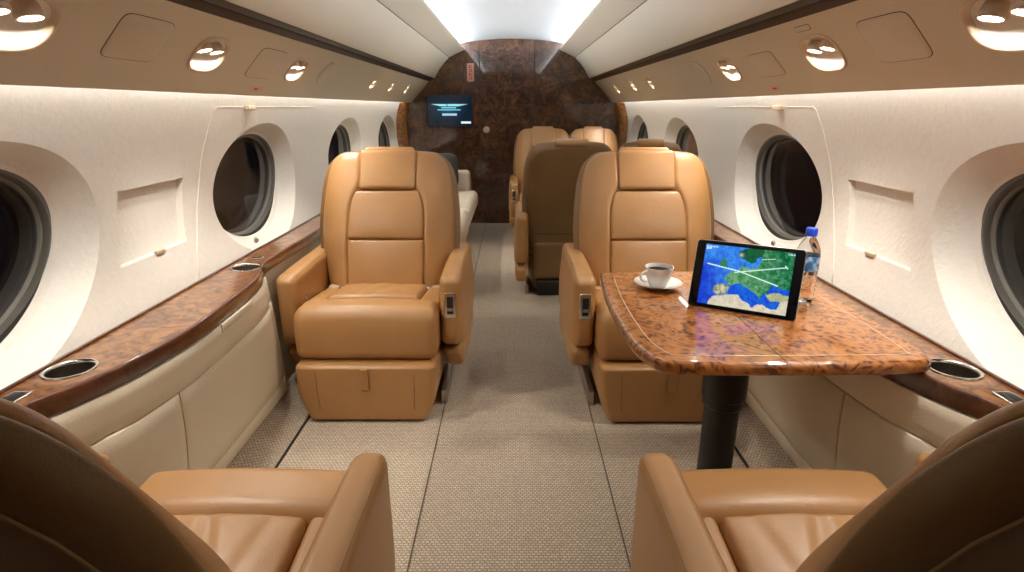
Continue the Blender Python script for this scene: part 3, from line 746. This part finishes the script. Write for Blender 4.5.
    obj('pedestal', mesh('ped', *rbox((.20, .20, .05), .01, (0, .34, .052), 2, 1), 'black'), root)
    for s in (-1, 1): obj('track_fitting', mesh('trk', *rbox((.012, .19, .030), .005, (s * .272, .30, .030), 2, 1), 'steel'), root)
    return root
proto = make_seat()
seats = [  # x, y(front), rot, x scale, arms dropped (local sides), label
    (-.548, 1.915, 0, 1, (), 'tan leather club seat facing the viewer, left of the aisle'),
    (.590, 1.90, 0, -1, (), 'tan leather club seat facing the viewer behind the burl table'),
    (-.528, 1.02, pi, -.84, (), 'tan leather seat seen from behind in the bottom left corner'),
    (.532, 1.02, pi, .84, (), 'tan leather seat seen from behind in the bottom right corner'),
    (.335, 3.93, pi, .88, (-1,), 'brown backed seat turned away, left of the far pair right of the aisle'),
    (.785, 3.93, pi, .68, (-1, 1), 'seat turned away beside the window, mostly hidden behind the table seat'),
    (.285, 4.68, 0, -.86, (-1,), 'distant tan seat facing the viewer, left of two at the bulkhead'),
    (.745, 4.68, 0, .76, (-1, 1), 'distant tan seat facing the viewer, right of two at the bulkhead'),
]
for i, (x, y, rz, sx, drop, lab) in enumerate(seats):
    s = proto if i == 0 else copy_tree(proto)
    s.location = (x, y, 0); s.rotation_euler = (0, 0, rz); s.scale = (sx, 1.035 if i in (2, 3) else 1, 1)
    k = 0
    for ch in list(s.children):
        if ch.name.startswith('armrest'):
            sd = -1 if k == 0 else 1; k += 1
            if sd in drop:
                for g in list(ch.children):
                    for h in list(g.children): bpy.data.objects.remove(h)
                    bpy.data.objects.remove(g)
                bpy.data.objects.remove(ch)
    tag(s, lab, 'seat', 'tan leather club seats')

# ------------------------------------------------------------------ divan and pillow
dv = tag(empty('divan', (-.68, 4.2, 0)), 'cream leather divan along the left wall beyond the club seat', 'sofa')
def D(o): return o
dl = (.68, -4.2, 0)
def dbox(name, h, c, r, mt='grey_leather', m=5, fn=None):
    return obj(name, mesh(name, *rbox(h, r, (c[0] + dl[0], c[1] + dl[1], c[2]), 4, m, fn), mt), dv)
dbox('base', (.25, 1.02, .13), (-.66, 4.22, .135), .02, 'cabinet')
dbox('seat_cushion', (.27, .50, .075), (-.585, 3.70, .345), .05); dbox('seat_cushion', (.27, .50, .075), (-.585, 4.71, .345), .05)
dbox('back_cushion', (.055, .50, .17), (-.86, 3.70, .57), .04); dbox('back_cushion', (.055, .50, .17), (-.86, 4.71, .57), .04)
dbox('armrest', (.25, .07, .17), (-.64, 5.29, .42), .04)
pl = rbox((.17, .055, .16), (.11, .055, .1), (0, 0, 0), 6, 4, lambda x, y, z: (x * (1 + .12 * (z / .17) ** 2), y, z * (1 + .12 * (x / .2) ** 2)))
o = obj('throw_pillow', mesh('pillow', *pl, 'pillow'), None, (-.655, 5.11, .60), (radians(-14), 0, radians(5))); tag(o, 'dark grey throw pillow on the cream divan by the bulkhead', 'pillow')

# ------------------------------------------------------------------ table
TZ = .635
raw = [(.288, 1.76), (.274, 1.60), (.268, 1.42), (.273, 1.24), (.288, 1.15), (.318, 1.093), (.37, 1.076), (.50, 1.072), (.70, 1.075), (.82, 1.078), (.880, 1.086), (.910, 1.115), (.922, 1.25), (.922, 1.60), (.922, 1.76)]
def catmull(P, n=8):
    out = []; K = len(P)
    for i in range(K - 1):
        p0 = P[max(0, i - 1)]; p1 = P[i]; p2 = P[i + 1]; p3 = P[min(K - 1, i + 2)]
        for s in range(n):
            t = s / n; out.append(tuple(.5 * ((2 * p1[j]) + (-p0[j] + p2[j]) * t + (2 * p0[j] - 5 * p1[j] + 4 * p2[j] - p3[j]) * t * t + (-p0[j] + 3 * p1[j] - 3 * p2[j] + p3[j]) * t ** 3) for j in (0, 1)))
    out.append(P[-1]); return out
TP = catmull(raw, 6) + [(.80, 1.772), (.60, 1.776), (.42, 1.774)]
def inset(P, d):
    n = len(P); O = []
    for i in range(n):
        a = Vector(P[i - 1]); b = Vector(P[(i + 1) % n]); t = (b - a).normalized(); nr = Vector((-t.y, t.x)); O.append((P[i][0] + nr.x * d, P[i][1] + nr.y * d))
    return O
area = sum(TP[i][0] * TP[(i + 1) % len(TP)][1] - TP[(i + 1) % len(TP)][0] * TP[i][1] for i in range(len(TP)))
sg = 1 if area > 0 else -1
tb = tag(empty('table', (.6, 1.42, 0)), 'glossy burl wood fold out table with rounded corner, right of the aisle', 'table')
def TR(V): return [(v[0] - .6, v[1] - 1.42, v[2]) for v in V]
rings = []
for (d, z) in [(.012, -.032), (.004, -.029), (0, -.022), (0, -.010), (.003, -.004), (.008, -.001)]:
    rings.append([(x, y, TZ + z) for x, y in inset(TP, sg * d)])
V = [p for r in rings for p in r]; K = len(TP); F = [(i * K + k, i * K + (k + 1) % K, (i + 1) * K + (k + 1) % K, (i + 1) * K + k) for i in range(5) for k in range(K)]; F.append(tuple(range(K))[::-1])
edgeo = obj('table_edge', recalc(mesh('tedge', TR(V), F + [tuple(range(5 * K, 6 * K))], 'table_wood', 60)), tb)
I0 = inset(TP, sg * .008); I1 = inset(TP, sg * .032)
V = [(x, y, TZ - .001) for x, y in I0] + [(x, y, TZ) for x, y in inset(TP, sg * .0095)]
F = [(k, (k + 1) % K, K + (k + 1) % K, K + k) for k in range(K)] + [tuple(range(K, 2 * K))]
obj('tabletop', recalc(mesh('ttop', TR(V), F, 'table_wood', 30)), tb)
pts = [(x, y, TZ + .0002) for x, y in inset(TP, sg * .042)][2:88]
obj('inlay_line', mesh('inlay', TR(tube(pts, .0016, 6, False, .35)[0]), tube(pts, .0016, 6, False, .35)[1], 'inlay'), tb)
obj('leaf_seam', mesh('tseam', *(lambda q: (TR(q[0]), q[1]))(rbox((.0009, .352, .0004), .0003, (.582, 1.412, TZ + .0001), 1, 1)), 'gap'), tb)
ped = obj('pedestal', mesh('tped', *lathe([(.085, .002), (.085, .02), (.048, .03), (.048, .34), (.054, .345), (.056, .35), (.056, .37), (.060, .375), (.060, .585), (.10, .59), (.10, .60)], 36), 'black', 35), tb)
# ------------------------------------------------------------------ cup, saucer, bottle, tablet
sx_, sy_ = .437, 1.600
sc = tag(obj('saucer', recalc(mesh('saucer', *lathe([(0, .004), (.03, .004), (.034, .006), (.055, .011), (.070, .017), (.0705, .018), (.069, .0175), (.052, .009), (.034, .003), (.030, 0), (0, 0)], 48), 'china', 60)), None, (sx_, sy_, TZ)), 'white china saucer under the coffee cup on the burl table', 'saucer')
cup = tag(empty('coffee_cup', (sx_, sy_, TZ + .004), .35), 'white china cup of black coffee on a saucer', 'cup'); cup.scale = (1.12, 1.12, 1.08)
obj('body', recalc(mesh('cupb', *lathe([(0, .002), (.018, .002), (.020, 0), (.022, .002), (.026, .012), (.033, .030), (.0365, .050), (.0372, .056), (.0360, .056), (.034, .048), (.030, .028), (.022, .010), (0, .007)], 40), 'china', 60)), cup)
hp = [(-.034 - .021 * sin(t) * 1.0, 0, .033 + .015 * cos(t)) for t in lin(.05, pi - .05, 12)]
obj('handle', mesh('cuph', *tube(hp, .0034, 8), 'china'), cup)
obj('coffee', mesh('coffee', *lathe([(0, .0455), (.0335, .0455), (.033, .044)], 32), 'coffee'), cup)
bo = tag(empty('water_bottle', (.806, 1.478, TZ)), 'clear plastic water bottle with blue cap beside the tablet', 'bottle')
prof_ = [(0, .006), (.012, .004), (.022, 0), (.029, .003), (.0305, .012)] + [(.0305 - .0012 * (1 + cos(i * pi)) / 2, .018 + i * .006) for i in range(12)] + [(.0305, .092), (.0305, .134), (.029, .145), (.025, .158), (.018, .172), (.0125, .180), (.0115, .184), (.0115, .196)]
obj('body', recalc(mesh('petb', *lathe(prof_, 32), 'pet')), bo)
obj('label', recalc(mesh('petl', *lathe([(.0308, .093), (.0312, .095), (.0312, .131), (.0308, .133)], 32), 'label')), bo)
obj('cap', recalc(mesh('petc', *lathe([(.0115, .185), (.0145, .185), (.0145, .204), (.013, .206), (0, .206)], 28), 'cap', 40)), bo)
def inpoly(P, x, y):
    c = False; j = len(P) - 1
    for i in range(len(P)):
        if (P[i][1] > y) != (P[j][1] > y) and x < (P[j][0] - P[i][0]) * (y - P[i][1]) / (P[j][1] - P[i][1]) + P[i][0]: c = not c
        j = i
    return c
scand = [(285, 130), (300, 113), (350, 108), (385, 98), (436, 104), (440, 130), (425, 160), (400, 165), (388, 192), (365, 207), (345, 192), (330, 178), (300, 168), (284, 150)]
euro = [(440, 106), (640, 130), (630, 380), (575, 372), (520, 348), (490, 342), (465, 365), (455, 392), (430, 402), (415, 432), (398, 405), (385, 385), (350, 345), (320, 318), (296, 325), (268, 330), (240, 338), (215, 330), (226, 310), (200, 292), (216, 270), (245, 252), (280, 240), (300, 232), (318, 205), (330, 230), (352, 235), (400, 226), (412, 200), (424, 160)]
iber = [(133, 345), (150, 325), (200, 330), (236, 342), (216, 372), (190, 397), (150, 395), (130, 372)]
italy = [(296, 318), (322, 322), (350, 350), (388, 378), (380, 392), (340, 362), (310, 338)]
turk = [(450, 396), (500, 384), (580, 402), (572, 440), (520, 438), (470, 432)]
africa = [(90, 460), (108, 425), (132, 405), (190, 398), (290, 398), (302, 430), (340, 447), (368, 472), (395, 452), (432, 458), (480, 482), (512, 488), (530, 438), (600, 430), (600, 560), (60, 560)]
uk = [(176, 218), (172, 190), (188, 168), (206, 182), (222, 226), (205, 238)]
from mathutils import noise as _nz
def nfr(a, b, c): return _nz.noise(Vector((a, b, c)))
def mapcol(u, v):
    x = (82 + (615 - 82) * u) * (1 - v) + (28 + (565 - 28) * u) * v; y = (70 + 70 * u) * (1 - v) + (445 + 80 * u) * v
    wx = x + 9 * nfr(x / 38, y / 38, 1.3) + 4 * nfr(x / 12, y / 12, 4.1); wy = y + 9 * nfr(x / 38, y / 38, 7.7) + 4 * nfr(x / 12, y / 12, 9.4)
    n = max(-1, min(1, 1.4 * nfr(x / 28, y / 28, 2.2) + 1.2 * nfr(x / 9, y / 9, 5.5) + .7 * nfr(x / 4, y / 4, 3.5)))
    def seg(a, b, w):
        ax, ay = a; bx, by = b; dx, dy = bx - ax, by - ay; t = max(0, min(1, ((x - ax) * dx + (y - ay) * dy) / (dx * dx + dy * dy))); return (x - ax - t * dx) ** 2 + (y - ay - t * dy) ** 2 < w * w
    if seg((90, 195), (290, 250), 3.4) or seg((290, 250), (515, 342), 3.4) or seg((262, 256), (562, 230), 3) or seg((425, 178), (500, 176), 2) or seg((560, 220), (572, 236), 3): return s2l(215, 240, 235)
    # clock and title marks in the corners
    if 70 + 70 * u + 10 < y < 70 + 70 * u + 18 and (x < 155 or x > 575) and int(x / 5) % 4: return s2l(200, 215, 240)
    if 92 < y < 104 and 84 < x < 118: return s2l(190, 215, 245)
    if inpoly(uk, wx, wy): return s2l(50, 120, 90)
    if inpoly(scand, wx, wy):
        k = math.exp(-((x - 300) / 16) ** 2 - ((y - 148) / 14) ** 2); return s2l(20 + 170 * k, 85 + 90 * k + 18 * n, 55 + 130 * k)
    if inpoly(iber, wx, wy): return s2l(148 + 60 * n, 155 + 45 * n, 120 + 55 * n)
    if inpoly(africa, wx, wy): return s2l(205 + 12 * n, 196 + 12 * n, 172 + 14 * n)
    if inpoly(turk, wx, wy): return s2l(165 + 20 * n, 170 + 15 * n, 130)
    if inpoly(italy, wx, wy): return s2l(90, 150, 105)
    if inpoly(euro, wx, wy):
        e = sstep(330, 560, x); return s2l(84 - 50 * e + 44 * n, 146 - 34 * e + 28 * n, 96 - 24 * e + 30 * n)
    if y > 300 and x > 220: return s2l(24, 84 + 22 * n, 205 + 8 * n)
    d = sstep(240, 40, x) * sstep(120, 220, y)
    return s2l(52 - 28 * d + 8 * n, 124 - 62 * d + 24 * n, 222 - 30 * d + 10 * n)
BLp = Vector((.478, 1.441, TZ)); BRp = Vector((.712, 1.312, TZ)); TW = (BRp - BLp).length; TH_ = .184
rz = math.atan2(BRp.y - BLp.y, BRp.x - BLp.x); cpt = (BLp + BRp) / 2
tabl = tag(empty('tablet', (cpt.x, cpt.y, TZ)), 'black tablet propped upright on the table showing a blue and green map', 'tablet')
LEAN = radians(-20)
tabl.rotation_euler = (0, 0, rz)
hold = Matrix.Rotation(LEAN, 4, 'X')
def tilt(V): return [hold @ Vector(v) for v in V]
body = obj('case', mesh('tabcase', *(lambda q: (tilt(q[0]), q[1]))(rbox((TW / 2, .0045, TH_ / 2), (.010, .003, .010), (0, .0035, TH_ / 2), 3, 2)), 'steel', 40), tabl)
obj('glass_front', mesh('tabglass', *(lambda q: (tilt(q[0]), q[1]))(rbox((TW / 2 - .0015, .001, TH_ / 2 - .0015), (.009, .0008, .009), (0, -.0012, TH_ / 2), 3, 2)), 'blacktab', 40), tabl)
sm = screen_mesh(TW * .815, TH_ * .875, 200, 140, mapcol, 'screen', 'tabscr')
for v in sm.vertices: v.co = hold @ (v.co + Vector((0, -.0026, TH_ / 2)))
obj('screen', sm, tabl)
top = hold @ Vector((0, .008, TH_ * .62)); obj('kickstand', mesh('stand', *(lambda q: ([Vector((v[0], .008 + top.y + (1 - v[2]) * .055, v[2] * top.z + v[1] * 0 + .0005)) + Vector((0, v[1], 0)) for v in q[0]], q[1]))(rbox((.07, .0015, .5), .0012, (0, 0, .5), 1, 2)), 'black', 40), tabl)

# ------------------------------------------------------------------ world, camera, render look
w = bpy.data.worlds.new('night'); SC.world = w; w.use_nodes = True
w.node_tree.nodes['Background'].inputs[0].default_value = (.02, .025, .04, 1); w.node_tree.nodes['Background'].inputs[1].default_value = .25
cam = bpy.data.cameras.new('camera'); co_ = bpy.data.objects.new('camera', cam); COL.objects.link(co_)
FPX = 560; cam.sensor_width = 36; cam.lens = FPX * 36 / 1024; cam.clip_start = .02
co_.location = (0, 0, 1.15); co_.rotation_euler = (pi / 2 - atan(179 / FPX), 0, 0); SC.camera = co_
SC.view_settings.view_transform = 'Standard'; SC.view_settings.look = 'None'; SC.view_settings.gamma = 1; SC.view_settings.exposure = .16; SC.view_settings.use_curve_mapping = False
cy = SC.cycles
cy.use_denoising = True; cy.max_bounces = 10; cy.diffuse_bounces = 6; cy.glossy_bounces = 4; cy.transmission_bounces = 8; cy.transparent_max_bounces = 12
cy.sample_clamp_indirect = 4; cy.caustics_reflective = False; cy.caustics_refractive = False; cy.use_light_tree = True
